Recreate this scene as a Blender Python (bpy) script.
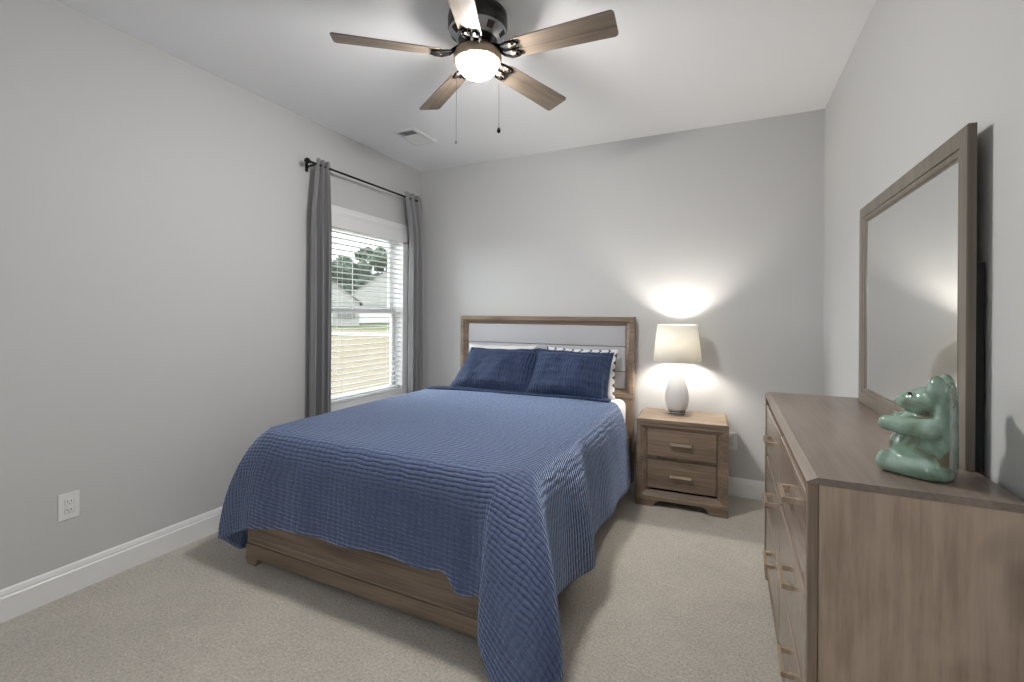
import bpy, bmesh, math, random
import numpy as np
from mathutils import Vector, Matrix, noise
PI = math.pi
sc = bpy.context.scene
for o in list(bpy.data.objects):
    bpy.data.objects.remove(o)

# ------------------------------------------------------------------ camera
CAM = Vector((2.784, -3.726, 1.322)); YAW = math.radians(25.294); ROLL = math.radians(0.404); FPX = 455.68
cd = bpy.data.cameras.new('camera'); cam = bpy.data.objects.new('camera', cd); sc.collection.objects.link(cam)
cd.sensor_width = 36; cd.lens = FPX/1024*36; cd.shift_y = -(341-314.08)/1024; cd.clip_start = .02; cd.clip_end = 400
fw = Vector((-math.sin(YAW), math.cos(YAW), 0)); rt = Vector((math.cos(YAW), math.sin(YAW), 0)); up = rt.cross(fw)
r2 = rt*math.cos(ROLL)+up*math.sin(ROLL); u2 = -rt*math.sin(ROLL)+up*math.cos(ROLL)
cam.matrix_world = Matrix(((r2.x, u2.x, -fw.x, CAM.x), (r2.y, u2.y, -fw.y, CAM.y), (r2.z, u2.z, -fw.z, CAM.z), (0, 0, 0, 1)))
sc.camera = cam

# ------------------------------------------------------------------ view, light
sc.view_settings.view_transform = 'Standard'; sc.view_settings.look = 'None'
sc.view_settings.gamma = 1; sc.view_settings.use_curve_mapping = False
sc.view_settings.exposure = 0.28
sc.cycles.use_denoising = True; sc.cycles.max_bounces = 10; sc.cycles.diffuse_bounces = 6
sc.cycles.sample_clamp_indirect = 6
FAN_GLOW, LAMP_GLOW, SKY = 265.0, 440.0, 2.6

W_, H_ = 3.378, 2.74          # room width, height; back wall y=0, left wall x=0
FRONT = -5.0
w = bpy.data.worlds.new('sky'); sc.world = w; w.use_nodes = True
nt = w.node_tree; nt.nodes.clear()
out = nt.nodes.new('ShaderNodeOutputWorld'); bg = nt.nodes.new('ShaderNodeBackground')
tc = nt.nodes.new('ShaderNodeTexCoord'); ns = nt.nodes.new('ShaderNodeTexNoise'); cr = nt.nodes.new('ShaderNodeValToRGB')
ns.inputs['Scale'].default_value = 2.2; ns.inputs['Detail'].default_value = 5
cr.color_ramp.elements[0].position = .38; cr.color_ramp.elements[0].color = (.80, .88, 1, 1)
cr.color_ramp.elements[1].position = .6; cr.color_ramp.elements[1].color = (1, 1, 1, 1)
nt.links.new(tc.outputs['Generated'], ns.inputs['Vector']); nt.links.new(ns.outputs['Fac'], cr.inputs['Fac'])
nt.links.new(cr.outputs['Color'], bg.inputs['Color']); nt.links.new(bg.outputs['Background'], out.inputs['Surface'])
bg.inputs['Strength'].default_value = SKY

def lamp_obj(name, typ, energy, loc, aim, **k):
    ld = bpy.data.lights.new(name, typ); ld.energy = energy
    for a, v in k.items(): setattr(ld, a, v)
    lo = bpy.data.objects.new(name, ld); sc.collection.objects.link(lo); lo.location = loc
    lo.rotation_euler = (Vector(aim)-Vector(loc)).to_track_quat('-Z', 'Y').to_euler(); return lo
# hazy daylight falling through the left window
lamp_obj('hazy_sun', 'SUN', 15.0, (-6, -2.2, 2.9), (1.7, -.6, 1.0), angle=math.radians(70), color=(.93, .97, 1))

# ------------------------------------------------------------------ materials
def lin(r, g, b):
    f = lambda c: (c/255/12.92) if c/255 <= .04045 else ((c/255+.055)/1.055)**2.4
    return (f(r), f(g), f(b), 1)

class N:
    def __init__(s, name):
        s.m = bpy.data.materials.new(name); s.m.use_nodes = True; s.t = s.m.node_tree
        s.b = s.t.nodes['Principled BSDF']; s.out = s.t.nodes['Material Output']
    def n(s, typ, **k):
        x = s.t.nodes.new('ShaderNode'+typ)
        for a, v in k.items():
            if a in x.inputs: x.inputs[a].default_value = v
            else: setattr(x, a, v)
        return x
    def l(s, a, b): s.t.links.new(a, b)

def plain(name, col, rough=.5, metal=0, spec=.5, bump=0, bscale=200, var=0, vscale=3, **kw):
    k = N(name); b = k.b
    b.inputs['Base Color'].default_value = col; b.inputs['Roughness'].default_value = rough
    b.inputs['Metallic'].default_value = metal; b.inputs['Specular IOR Level'].default_value = spec
    for a, v in kw.items(): b.inputs[a.replace('_', ' ')].default_value = v
    tcn = k.n('TexCoord')
    if bump:
        x = k.n('TexNoise', Scale=bscale, Detail=3); bp = k.n('Bump', Strength=bump, Distance=.004)
        k.l(tcn.outputs['Object'], x.inputs['Vector']); k.l(x.outputs['Fac'], bp.inputs['Height']); k.l(bp.outputs['Normal'], b.inputs['Normal'])
    if var:
        x = k.n('TexNoise', Scale=vscale, Detail=4); h = k.n('HueSaturation', Color=col); mr = k.n('MapRange')
        mr.inputs['To Min'].default_value = 1-var; mr.inputs['To Max'].default_value = 1+var
        k.l(tcn.outputs['Object'], x.inputs['Vector']); k.l(x.outputs['Fac'], mr.inputs['Value'])
        k.l(mr.outputs['Result'], h.inputs['Value']); k.l(h.outputs['Color'], b.inputs['Base Color'])
    return k.m

def wood(name, c0, c1, c2, axis='x', rough=.45, scale=1.0, knots=.35, bump=.08, an=1.0):
    k = N(name); b = k.b
    tcn = k.n('TexCoord'); mp = k.n('Mapping')
    s = {'x': (1.2, 9, 9), 'y': (9, 1.2, 9), 'z': (9, 9, 1.2)}[axis]
    mp.inputs['Scale'].default_value = [v*scale*(an if v < 2 else an**-.5) for v in s]
    k.l(tcn.outputs['Object'], mp.inputs['Vector'])
    oi = k.n('ObjectInfo'); ad = k.n('VectorMath', operation='ADD'); ml = k.n('VectorMath', operation='SCALE')
    ml.inputs[0].default_value = (7.3, 3.1, 5.7); k.l(oi.outputs['Random'], ml.inputs['Scale'])
    k.l(mp.outputs['Vector'], ad.inputs[0]); k.l(ml.outputs['Vector'], ad.inputs[1])
    big = k.n('TexNoise', Scale=1.1, Detail=5, Distortion=.9); k.l(ad.outputs['Vector'], big.inputs['Vector'])
    mp2 = k.n('Mapping'); mp2.inputs['Scale'].default_value = {'x': (1, 9, 9), 'y': (9, 1, 9), 'z': (9, 9, 1)}[axis]
    k.l(ad.outputs['Vector'], mp2.inputs['Vector'])
    fine = k.n('TexNoise', Scale=1.2, Detail=6, Roughness=.7); k.l(mp2.outputs['Vector'], fine.inputs['Vector'])
    ramp = k.n('ValToRGB'); e = ramp.color_ramp.elements
    e[0].position = .33; e[0].color = c0; e[1].position = .68; e[1].color = c2
    q = e.new(.5); q.color = c1
    mx = k.n('Math', operation='MULTIPLY_ADD'); mx.inputs[1].default_value = .45
    mm = k.n('Math', operation='MULTIPLY'); mm.inputs[1].default_value = .55
    k.l(big.outputs['Fac'], mm.inputs[0]); k.l(fine.outputs['Fac'], mx.inputs[0]); k.l(mm.outputs[0], mx.inputs[2])
    k.l(mx.outputs[0], ramp.inputs['Fac'])
    # sparse dark knots and streaks
    kn = k.n('TexNoise', Scale=.55, Detail=2, Distortion=1.6); k.l(ad.outputs['Vector'], kn.inputs['Vector'])
    kr = k.n('MapRange'); kr.inputs['From Min'].default_value = .62; kr.inputs['From Max'].default_value = .8
    kr.inputs['To Min'].default_value = 0; kr.inputs['To Max'].default_value = knots
    k.l(kn.outputs['Fac'], kr.inputs['Value'])
    mix = k.n('MixRGB'); mix.inputs['Color2'].default_value = tuple(v*.45 for v in c0[:3])+(1,)
    k.l(kr.outputs['Result'], mix.inputs['Fac']); k.l(ramp.outputs['Color'], mix.inputs['Color1']); k.l(mix.outputs['Color'], b.inputs['Base Color'])
    b.inputs['Roughness'].default_value = rough
    bp = k.n('Bump', Strength=bump, Distance=.002); k.l(fine.outputs['Fac'], bp.inputs['Height']); k.l(bp.outputs['Normal'], b.inputs['Normal'])
    return k.m

M = {}
M['wall'] = plain('grey_wall_paint', (.555, .555, .55, 1), .62, bump=.05, bscale=350, spec=.3)
M['ceiling'] = plain('ceiling_paint', (.89, .89, .895, 1), .8, bump=.05, bscale=250, spec=.2)
M['trim'] = plain('white_trim_paint', (.78, .78, .78, 1), .35)
M['vinyl'] = plain('white_vinyl', (.66, .67, .68, 1), .35)
M['slat'] = plain('off_white_blind_slat', (.56, .555, .545, 1), .45)
M['plastic'] = plain('white_plastic', (.75, .75, .74, 1), .35)
M['black'] = plain('black_metal', (.012, .012, .013, 1), .35, .6)
M['bronze'] = plain('dark_bronze', (.022, .019, .017, 1), .38, .3)
M['black_iron'] = plain('black_iron', (.006, .005, .005, 1), .9, 0, .05)
M['antique'] = plain('light_kit_bronze', (.40, .31, .22, 1), .42, .6)
M['gold'] = plain('champagne_metal', (.62, .52, .40, 1), .32, .9)
M['darkgap'] = plain('dark_recess', (.03, .024, .02, 1), .8)
M['glaze'] = None
M['wood_x'] = wood('grey_brown_wood_x', lin(90, 75, 62), lin(130, 112, 95), lin(160, 141, 121), 'x')
M['wood_y'] = wood('grey_brown_wood_y', lin(90, 75, 62), lin(130, 112, 95), lin(160, 141, 121), 'y')
M['wood_z'] = wood('grey_brown_wood_z', lin(90, 75, 62), lin(130, 112, 95), lin(160, 141, 121), 'z')
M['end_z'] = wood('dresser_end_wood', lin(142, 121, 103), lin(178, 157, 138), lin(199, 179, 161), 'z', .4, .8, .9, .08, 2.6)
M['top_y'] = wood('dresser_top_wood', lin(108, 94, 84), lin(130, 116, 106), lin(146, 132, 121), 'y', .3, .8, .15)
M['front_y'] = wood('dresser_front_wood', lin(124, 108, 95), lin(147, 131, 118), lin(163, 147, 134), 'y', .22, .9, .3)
M['mfr_z'] = wood('mirror_wood_z', lin(90, 82, 72), lin(111, 102, 91), lin(126, 117, 105), 'z', .35, 1, .1)
M['blade'] = wood('fan_blade_wood', lin(88, 76, 65), lin(122, 108, 94), lin(150, 136, 120), 'x', .55, 1.2, .7)
M['bulb_globe'] = None
def emis(name, col, strength):
    k = N(name); k.b.inputs['Base Color'].default_value = (.9, .9, .9, 1)
    k.b.inputs['Emission Color'].default_value = col; k.b.inputs['Emission Strength'].default_value = strength
    return k.m
M['globe'] = emis('lit_frosted_globe', (1, .97, .935, 1), FAN_GLOW)
M['bulb'] = emis('lit_bulb', (1, .94, .86, 1), LAMP_GLOW)
def glass_pane():
    k = N('window_glass'); tr = k.n('BsdfTransparent'); gl = k.n('BsdfGlossy', Roughness=.02); mx = k.n('MixShader')
    tr.inputs['Color'].default_value = (.96, .98, .97, 1)
    mx.inputs['Fac'].default_value = .05
    k.l(tr.outputs[0], mx.inputs[1]); k.l(gl.outputs[0], mx.inputs[2]); k.l(mx.outputs[0], k.out.inputs['Surface'])
    return k.m
M['pane'] = glass_pane()
def shade_mat():
    k = N('lamp_shade_linen'); d = k.n('BsdfDiffuse'); t = k.n('BsdfTranslucent'); mx = k.n('MixShader')
    d.inputs['Color'].default_value = (.84, .82, .77, 1); t.inputs['Color'].default_value = (.88, .85, .77, 1); mx.inputs['Fac'].default_value = .17
    tcn = k.n('TexCoord'); x = k.n('TexNoise', Scale=400); bp = k.n('Bump', Strength=.15, Distance=.001)
    k.l(tcn.outputs['Object'], x.inputs['Vector']); k.l(x.outputs['Fac'], bp.inputs['Height']); k.l(bp.outputs['Normal'], d.inputs['Normal'])
    k.l(d.outputs[0], mx.inputs[1]); k.l(t.outputs[0], mx.inputs[2]); k.l(mx.outputs[0], k.out.inputs['Surface'])
    return k.m
M['shade'] = shade_mat()
M['acrylic'] = plain('clear_acrylic', (.95, .95, .95, 1), .05, Transmission_Weight=1.0, IOR=1.45)
M['ceramic'] = plain('white_ceramic', (.74, .74, .74, 1), .18)
M['linen'] = plain('grey_upholstery', (.46, .46, .485, 1), .85, bump=.25, bscale=500, spec=.1)
M['white_cloth'] = plain('white_sheet', (.72, .72, .73, 1), .85, bump=.2, bscale=30, spec=.1)
M['mirror'] = plain('mirror_silver', (.86, .87, .86, 1), .01, 1)

def curtain_mat():
    k = N('grey_curtain'); b = k.b
    b.inputs['Base Color'].default_value = (.34, .34, .348, 1); b.inputs['Roughness'].default_value = .6
    b.inputs['Sheen Weight'].default_value = .25
    tcn = k.n('TexCoord'); x = k.n('TexNoise', Scale=500); bp = k.n('Bump', Strength=.1, Distance=.001)
    k.l(tcn.outputs['Object'], x.inputs['Vector']); k.l(x.outputs['Fac'], bp.inputs['Height']); k.l(bp.outputs['Normal'], b.inputs['Normal'])
    tl = k.n('BsdfTranslucent'); tl.inputs['Color'].default_value = (.34, .34, .35, 1); mx = k.n('MixShader'); mx.inputs['Fac'].default_value = .3
    k.l(b.outputs[0], mx.inputs[1]); k.l(tl.outputs[0], mx.inputs[2]); k.l(mx.outputs[0], k.out.inputs['Surface'])
    return k.m
M['curtain'] = curtain_mat()

def carpet_mat():
    k = N('beige_carpet'); b = k.b; tcn = k.n('TexCoord')
    f = k.n('TexNoise', Scale=95, Detail=4, Roughness=.75); g = k.n('TexNoise', Scale=2.3, Detail=3); h = k.n('TexNoise', Scale=14, Detail=3)
    for x in (f, g, h): k.l(tcn.outputs['Object'], x.inputs['Vector'])
    r = k.n('ValToRGB'); e = r.color_ramp.elements
    e[0].position = .28; e[0].color = (.30, .277, .238, 1); e[1].position = .72; e[1].color = (.64, .60, .535, 1)
    k.l(f.outputs['Fac'], r.inputs['Fac'])
    a = k.n('Math', operation='MULTIPLY_ADD'); a.inputs[1].default_value = .32; a.inputs[2].default_value = .72
    a2 = k.n('Math', operation='MULTIPLY_ADD'); a2.inputs[1].default_value = .24
    k.l(g.outputs['Fac'], a.inputs[0]); k.l(h.outputs['Fac'], a2.inputs[0]); k.l(a.outputs[0], a2.inputs[2])
    hs = k.n('HueSaturation'); k.l(r.outputs['Color'], hs.inputs['Color']); k.l(a2.outputs[0], hs.inputs['Value']); k.l(hs.outputs['Color'], b.inputs['Base Color'])
    b.inputs['Roughness'].default_value = .95; b.inputs['Specular IOR Level'].default_value = .05; b.inputs['Sheen Weight'].default_value = .2
    bp = k.n('Bump', Strength=.55, Distance=.008); k.l(f.outputs['Fac'], bp.inputs['Height']); k.l(bp.outputs['Normal'], b.inputs['Normal'])
    return k.m
M['carpet'] = carpet_mat()

def quilt_mat(name, col, col2, period, cross, strength=.9, vert=False, sheen=.85, spec=.35):
    """channel-quilted cloth; UV is in metres of cloth"""
    k = N(name); b = k.b
    uv = k.n('UVMap'); sp = k.n('SeparateXYZ'); k.l(uv.outputs['UV'], sp.inputs[0])
    nz = k.n('TexNoise', Scale=14, Detail=3); k.l(uv.outputs['UV'], nz.inputs['Vector'])
    def wave(sock, per, dist):
        a = k.n('Math', operation='MULTIPLY_ADD'); a.inputs[1].default_value = dist; k.l(nz.outputs['Fac'], a.inputs[0]); k.l(sock, a.inputs[2])
        m = k.n('Math', operation='MULTIPLY'); m.inputs[1].default_value = PI/per; k.l(a.outputs[0], m.inputs[0])
        s = k.n('Math', operation='SINE'); k.l(m.outputs[0], s.inputs[0])
        t = k.n('Math', operation='ABSOLUTE'); k.l(s.outputs[0], t.inputs[0]); return t.outputs[0]
    A = wave(sp.outputs['X' if vert else 'Y'], period, .018); B = wave(sp.outputs['Y' if vert else 'X'], cross, .05)
    pw = k.n('Math', operation='POWER'); pw.inputs[1].default_value = .6; k.l(A, pw.inputs[0])
    pb = k.n('Math', operation='MULTIPLY_ADD'); pb.inputs[1].default_value = .5; k.l(B, pb.inputs[0]); k.l(pw.outputs[0], pb.inputs[2])
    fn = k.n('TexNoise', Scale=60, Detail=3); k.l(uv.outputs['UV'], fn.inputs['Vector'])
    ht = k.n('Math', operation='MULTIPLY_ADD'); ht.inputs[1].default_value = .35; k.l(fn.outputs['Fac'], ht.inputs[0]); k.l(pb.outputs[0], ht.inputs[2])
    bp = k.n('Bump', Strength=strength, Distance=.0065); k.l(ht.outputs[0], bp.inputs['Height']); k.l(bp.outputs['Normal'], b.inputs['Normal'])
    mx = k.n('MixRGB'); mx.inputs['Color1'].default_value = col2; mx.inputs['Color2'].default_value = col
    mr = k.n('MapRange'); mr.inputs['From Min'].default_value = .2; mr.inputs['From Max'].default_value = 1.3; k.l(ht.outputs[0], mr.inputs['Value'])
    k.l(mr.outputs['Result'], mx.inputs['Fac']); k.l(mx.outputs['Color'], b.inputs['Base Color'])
    b.inputs['Roughness'].default_value = .6; b.inputs['Specular IOR Level'].default_value = spec; b.inputs['Sheen Weight'].default_value = sheen; b.inputs['Sheen Roughness'].default_value = .4
    b.inputs['Sheen Tint'].default_value = (.55, .70, 1, 1)
    return k.m
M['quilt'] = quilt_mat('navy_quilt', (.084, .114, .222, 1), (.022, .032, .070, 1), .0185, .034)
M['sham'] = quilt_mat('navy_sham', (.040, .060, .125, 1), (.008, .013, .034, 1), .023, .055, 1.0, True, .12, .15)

def printed_pillow():
    k = N('printed_pillowcase'); b = k.b; uv = k.n('UVMap'); sp = k.n('SeparateXYZ'); k.l(uv.outputs['UV'], sp.inputs[0])
    tr = k.n('Math', operation='PINGPONG'); tr.inputs[1].default_value = .03; k.l(sp.outputs['Y'], tr.inputs[0])
    ad = k.n('Math', operation='ADD'); k.l(tr.outputs[0], ad.inputs[0]); k.l(sp.outputs['X'], ad.inputs[1])
    m = k.n('Math', operation='MULTIPLY'); m.inputs[1].default_value = 2*PI/.075; k.l(ad.outputs[0], m.inputs[0])
    s = k.n('Math', operation='SINE'); k.l(m.outputs[0], s.inputs[0])
    r = k.n('ValToRGB'); e = r.color_ramp.elements
    e[0].position = .70; e[0].color = (.74, .74, .75, 1); e[1].position = .8; e[1].color = (.05, .055, .075, 1)
    k.l(s.outputs[0], r.inputs['Fac']); k.l(r.outputs['Color'], b.inputs['Base Color']); b.inputs['Roughness'].default_value = .85
    return k.m
M['print'] = printed_pillow()

def bear_mat():
    k = N('celadon_glaze'); b = k.b; tcn = k.n('TexCoord'); g = k.n('NewGeometry')
    n1 = k.n('TexNoise', Scale=14, Detail=5, Distortion=.6); k.l(tcn.outputs['Object'], n1.inputs['Vector'])
    n2 = k.n('TexNoise', Scale=45, Detail=4); k.l(tcn.outputs['Object'], n2.inputs['Vector'])
    r = k.n('ValToRGB'); e = r.color_ramp.elements
    e[0].position = .37; e[0].color = lin(106, 98, 78); e[1].position = .68; e[1].color = lin(158, 182, 170)
    q = e.new(.46); q.color = lin(118, 146, 126)
    k.l(n1.outputs['Fac'], r.inputs['Fac'])
    # bare brownish clay where the glaze breaks over raised edges
    mr = k.n('MapRange'); mr.inputs['From Min'].default_value = .52; mr.inputs['From Max'].default_value = .60
    mr.inputs['To Max'].default_value = .75
    ad = k.n('Math', operation='MULTIPLY_ADD'); ad.inputs[1].default_value = .10; k.l(n2.outputs['Fac'], ad.inputs[0])
    sb = k.n('Math', operation='SUBTRACT'); sb.inputs[1].default_value = .05; k.l(g.outputs['Pointiness'], sb.inputs[0]); k.l(sb.outputs[0], ad.inputs[2])
    k.l(ad.outputs[0], mr.inputs['Value'])
    mx = k.n('MixRGB'); mx.inputs['Color2'].default_value = lin(118, 104, 84)
    k.l(mr.outputs['Result'], mx.inputs['Fac']); k.l(r.outputs['Color'], mx.inputs['Color1']); k.l(mx.outputs['Color'], b.inputs['Base Color'])
    b.inputs['Roughness'].default_value = .2; b.inputs['Coat Weight'].default_value = .5; b.inputs['Coat Roughness'].default_value = .08
    bp = k.n('Bump', Strength=.15, Distance=.004); k.l(n1.outputs['Fac'], bp.inputs['Height']); k.l(bp.outputs['Normal'], b.inputs['Normal'])
    return k.m
M['bear'] = bear_mat()

# ------------------------------------------------------------------ helpers
def link(o, parent=None):
    sc.collection.objects.link(o)
    if parent is not None: o.parent = parent
    return o
def tag(o, label=None, cat=None, group=None, kind=None):
    if label: o['label'] = label
    if cat: o['category'] = cat
    if group: o['group'] = group
    if kind: o['kind'] = kind
    return o
def thing(name, label, cat, loc=(0, 0, 0), rz=0, group=None):
    o = bpy.data.objects.new(name, None); o.empty_display_size = .1; o.location = loc; o.rotation_euler = (0, 0, rz)
    link(o); return tag(o, label, cat, group)
def obj(name, bm, mat, parent=None, smooth=False, loc=None):
    me = bpy.data.meshes.new(name)
    bmesh.ops.recalc_face_normals(bm, faces=bm.faces)
    bm.to_mesh(me); bm.free()
    for m in (mat if isinstance(mat, (list, tuple)) else [mat]): me.materials.append(m)
    if smooth:
        for p in me.polygons: p.use_smooth = True
    o = bpy.data.objects.new(name, me)
    if loc: o.location = loc
    return link(o, parent)
def struct(name, bm, mat, parent=None, smooth=False):
    o = obj(name, bm, mat, parent, smooth)
    if parent is None: o['kind'] = 'structure'
    return o
def B(): return bmesh.new()
def box(bm, x0, x1, y0, y1, z0, z1, bev=0, mi=0, seg=2):
    r = bmesh.ops.create_cube(bm, size=1); vs = r['verts']
    for v in vs: v.co = Vector(((x0+x1)/2+v.co.x*(x1-x0), (y0+y1)/2+v.co.y*(y1-y0), (z0+z1)/2+v.co.z*(z1-z0)))
    fs = set(f for v in vs for f in v.link_faces)
    if bev:
        es = list(set(e for v in vs for e in v.link_edges))
        r2_ = bmesh.ops.bevel(bm, geom=es, offset=bev, segments=seg, affect='EDGES', profile=.5)
        fs = set(r2_['faces']) | set(f for f in fs if f.is_valid)
    for f in fs: f.material_index = mi
    return bm
def boxo(name, dims, mat, parent=None, bev=0.002): return obj(name, box(B(), *dims, bev=bev), mat, parent)
def lathe(bm, prof, n=32, c=(0, 0, 0), cap=True):
    rings = []
    for r, z in prof:
        if r < 1e-5: rings.append([bm.verts.new((c[0], c[1], c[2]+z))])
        else: rings.append([bm.verts.new((c[0]+r*math.cos(2*PI*i/n), c[1]+r*math.sin(2*PI*i/n), c[2]+z)) for i in range(n)])
    for a, b in zip(rings, rings[1:]):
        for i in range(n):
            j = (i+1) % n
            if len(a) == 1 and len(b) == 1: continue
            if len(a) == 1: bm.faces.new((a[0], b[i], b[j]))
            elif len(b) == 1: bm.faces.new((a[i], a[j], b[0]))
            else: bm.faces.new((a[i], a[j], b[j], b[i]))
    if cap:
        for r in (rings[0], rings[-1]):
            if len(r) > 1: bm.faces.new(r)
    return bm
def tube(bm, pts, r, n=10, cap=True):
    pts = [Vector(p) for p in pts]; rings = []
    for i, p in enumerate(pts):
        d = (pts[min(i+1, len(pts)-1)]-pts[max(i-1, 0)]).normalized()
        a = Vector((0, 0, 1)) if abs(d.z) < .9 else Vector((1, 0, 0))
        x = d.cross(a).normalized(); y = d.cross(x).normalized()
        rr = r[i] if isinstance(r, (list, tuple)) else r
        rings.append([bm.verts.new(p+x*rr*math.cos(2*PI*k/n)+y*rr*math.sin(2*PI*k/n)) for k in range(n)])
    for a, b in zip(rings, rings[1:]):
        for k in range(n):
            j = (k+1) % n; bm.faces.new((a[k], a[j], b[j], b[k]))
    if cap: bm.faces.new(rings[0]); bm.faces.new(rings[-1])
    return bm
def prism(bm, pts, axis, a0, a1):
    """extrude polygon pts (2D) along axis from a0 to a1"""
    def P(p, a): return {'x': (a, p[0], p[1]), 'y': (p[0], a, p[1]), 'z': (p[0], p[1], a)}[axis]
    A = [bm.verts.new(P(p, a0)) for p in pts]; Bv = [bm.verts.new(P(p, a1)) for p in pts]
    bm.faces.new(A); bm.faces.new(Bv)
    for i in range(len(pts)):
        j = (i+1) % len(pts); bm.faces.new((A[i], A[j], Bv[j], Bv[i]))
    return bm
def frame(bm, o, U, V, Nn, w, h, prof):
    """mitred rectangular frame: o = lower left outer corner, prof = closed list of (inset, height along N)"""
    o, U, V, Nn = Vector(o), Vector(U), Vector(V), Vector(Nn); L = []
    for ins, ht in prof:
        c = [(ins, ins), (w-ins, ins), (w-ins, h-ins), (ins, h-ins)]
        L.append([bm.verts.new(o+U*a+V*b+Nn*ht) for a, b in c])
    for i in range(len(L)):
        a, b = L[i], L[(i+1) % len(L)]
        for k in range(4):
            j = (k+1) % 4; bm.faces.new((a[k], a[j], b[j], b[k]))
    return bm
def copy_tree(o, parent=None):
    c = o.copy(); sc.collection.objects.link(c)
    if parent is not None: c.parent = parent
    for ch in [x for x in bpy.data.objects if x.parent == o]: copy_tree(ch, c)
    return c
def modifier(o, typ, **k):
    m = o.modifiers.new(typ.lower(), typ)
    for a, v in k.items(): setattr(m, a, v)
    return m

# ------------------------------------------------------------------ the room
T = .14
struct('floor', box(B(), -T, W_+T, FRONT-T, T, -.1, 0), M['carpet'])
struct('ceiling', box(B(), -T, W_+T, FRONT-T, T, H_, H_+.1), M['ceiling'])
WY0, WY1, WZ0, WZ1 = -1.16, -.262, .588, 2.06        # window opening in the left wall
b = B()
box(b, -T, 0, FRONT-T, WY0, 0, H_); box(b, -T, 0, WY1, T, 0, H_)
box(b, -T, 0, WY0, WY1, 0, WZ0); box(b, -T, 0, WY0, WY1, WZ1, H_)
struct('wall_left', b, M['wall'])
struct('wall_back', box(B(), 0, W_, 0, T, 0, H_), M['wall'])
struct('wall_right', box(B(), W_, W_+T, FRONT-T, T, 0, H_), M['wall'])
b = B(); FX0, FX1, FZ0, FZ1 = 1.05, 2.35, .85, 2.10       # opening for an unseen window, added behind the camera for fill daylight
box(b, 0, FX0, FRONT-T, FRONT, 0, H_); box(b, FX1, W_, FRONT-T, FRONT, 0, H_)
box(b, FX0, FX1, FRONT-T, FRONT, 0, FZ0); box(b, FX0, FX1, FRONT-T, FRONT, FZ1, H_)
struct('wall_front', b, M['wall'])
b = B(); frame(b, (FX0-.08, FRONT, FZ0-.08), (1, 0, 0), (0, 0, 1), (0, 1, 0), FX1-FX0+.16, FZ1-FZ0+.16, [(0, 0), (0, .018), (.08, .018), (.08, 0)])
box(b, 1.67, 1.73, FRONT-.09, FRONT-.05, FZ0, FZ1)
struct('added_fill_window', b, M['trim'])
def base_prof(h=.135): return [(0, 0), (.016, 0), (.016, h-.035), (.012, h-.03), (.012, h-.022), (.007, h-.006), (.003, h), (0, h)]
struct('baseboard_left', prism(B(), base_prof(), 'y', FRONT, 0), M['trim'])
struct('baseboard_back', prism(B(), [(-p[0], p[1]) for p in base_prof()], 'x', .017, W_-.017), M['trim'])
struct('baseboard_right', prism(B(), [(W_-p[0], p[1]) for p in base_prof()], 'y', FRONT, 0), M['trim'])

# window in the left wall: jamb, casing, two sashes
wy, wh = WY1-WY0, WZ1-WZ0
win = struct('window_1', frame(B(), (-T, WY0, WZ0), (0, 1, 0), (0, 0, 1), (1, 0, 0), wy, wh, [(0, 0), (0, T), (.014, T), (.014, 0)]), M['trim'])
b = B(); cw = .085
frame(b, (0, WY0-cw+.014, WZ0-cw+.014), (0, 1, 0), (0, 0, 1), (1, 0, 0), wy+2*cw-.028, wh+2*cw-.028+.0, [(0, 0), (0, .017), (.012, .02), (.06, .014), (cw, .012), (cw, 0)])
box(b, 0, .018, WY0-cw+.014, WY1+cw-.014, WZ1+cw-.03, 2.158, bev=.003)
struct('casing', b, M['trim'], win)
mid = WZ0+.755
def sash(nm, x0, z0, z1, b_h, t_h):
    s = struct(nm, frame(B(), (x0, WY0+.014, z0), (0, 1, 0), (0, 0, 1), (1, 0, 0), wy-.028, z1-z0, [(0, 0), (0, .03), (.038, .03), (.045, .02), (.045, 0)]), M['vinyl'], win)
    struct('pane', box(B(), x0+.012, x0+.016, WY0+.055, WY1-.055, z0+.04, z1-.04), M['pane'], s)
sash('lower_sash', -.105, WZ0+.014, mid+.02, 0, 0); sash('upper_sash', -.137, mid-.02, WZ1-.014, 0, 0)

# blind
bl = thing('window_blind', 'white horizontal slatted blind hanging open inside the window', 'blind', (-.03, (WY0+WY1)/2, WZ0))
L = wy/2-.018
b = B(); nsl = 30; z0, z1 = .055, 1.965-WZ0
for i in range(nsl):
    z = z0+(z1-z0)*i/(nsl-1)
    pts = [(-.0245, -.0015), (-.012, .001), (0, .0018), (.012, .001), (.0245, -.0015), (.0245, .0013), (.012, .0038), (0, .0046), (-.012, .0038), (-.0245, .0013)]
    a = math.radians(3)
    prism(b, [(p[0]*math.cos(a)-p[1]*math.sin(a), z+p[0]*math.sin(a)+p[1]*math.cos(a)) for p in pts], 'y', -L, L)
obj('slats', b, M['slat'], bl)
b = B(); box(b, -.028, .028, -L-.003, L+.003, wh-.06, wh-.016, bev=.003); 
obj('headrail', b, M['vinyl'], bl)
b = B(); box(b, .052, .062, -L-.02, L+.045, 1.988-WZ0, 2.075-WZ0, bev=.003)
box(b, .028, .053, -L-.003, -L+.01, 1.992-WZ0, 2.04-WZ0)
obj('valance', b, M['trim'], bl)
boxo('bottom_rail', (-.026, .026, -L, L, .016, .036), M['vinyl'], bl, .005)
for yy in (-.30, .30):
    b = B()
    for xx in (-.026, .026): tube(b, [(xx, yy, .03), (xx, yy, wh-.06)], .0012, 6)
    obj('ladder_cord', b, M['plastic'], bl)
obj('tilt_wand', tube(B(), [(.036, -.20, wh-.07), (.037, -.2, wh-.8)], [.004, .003], 8), M['plastic'], bl)

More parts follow.
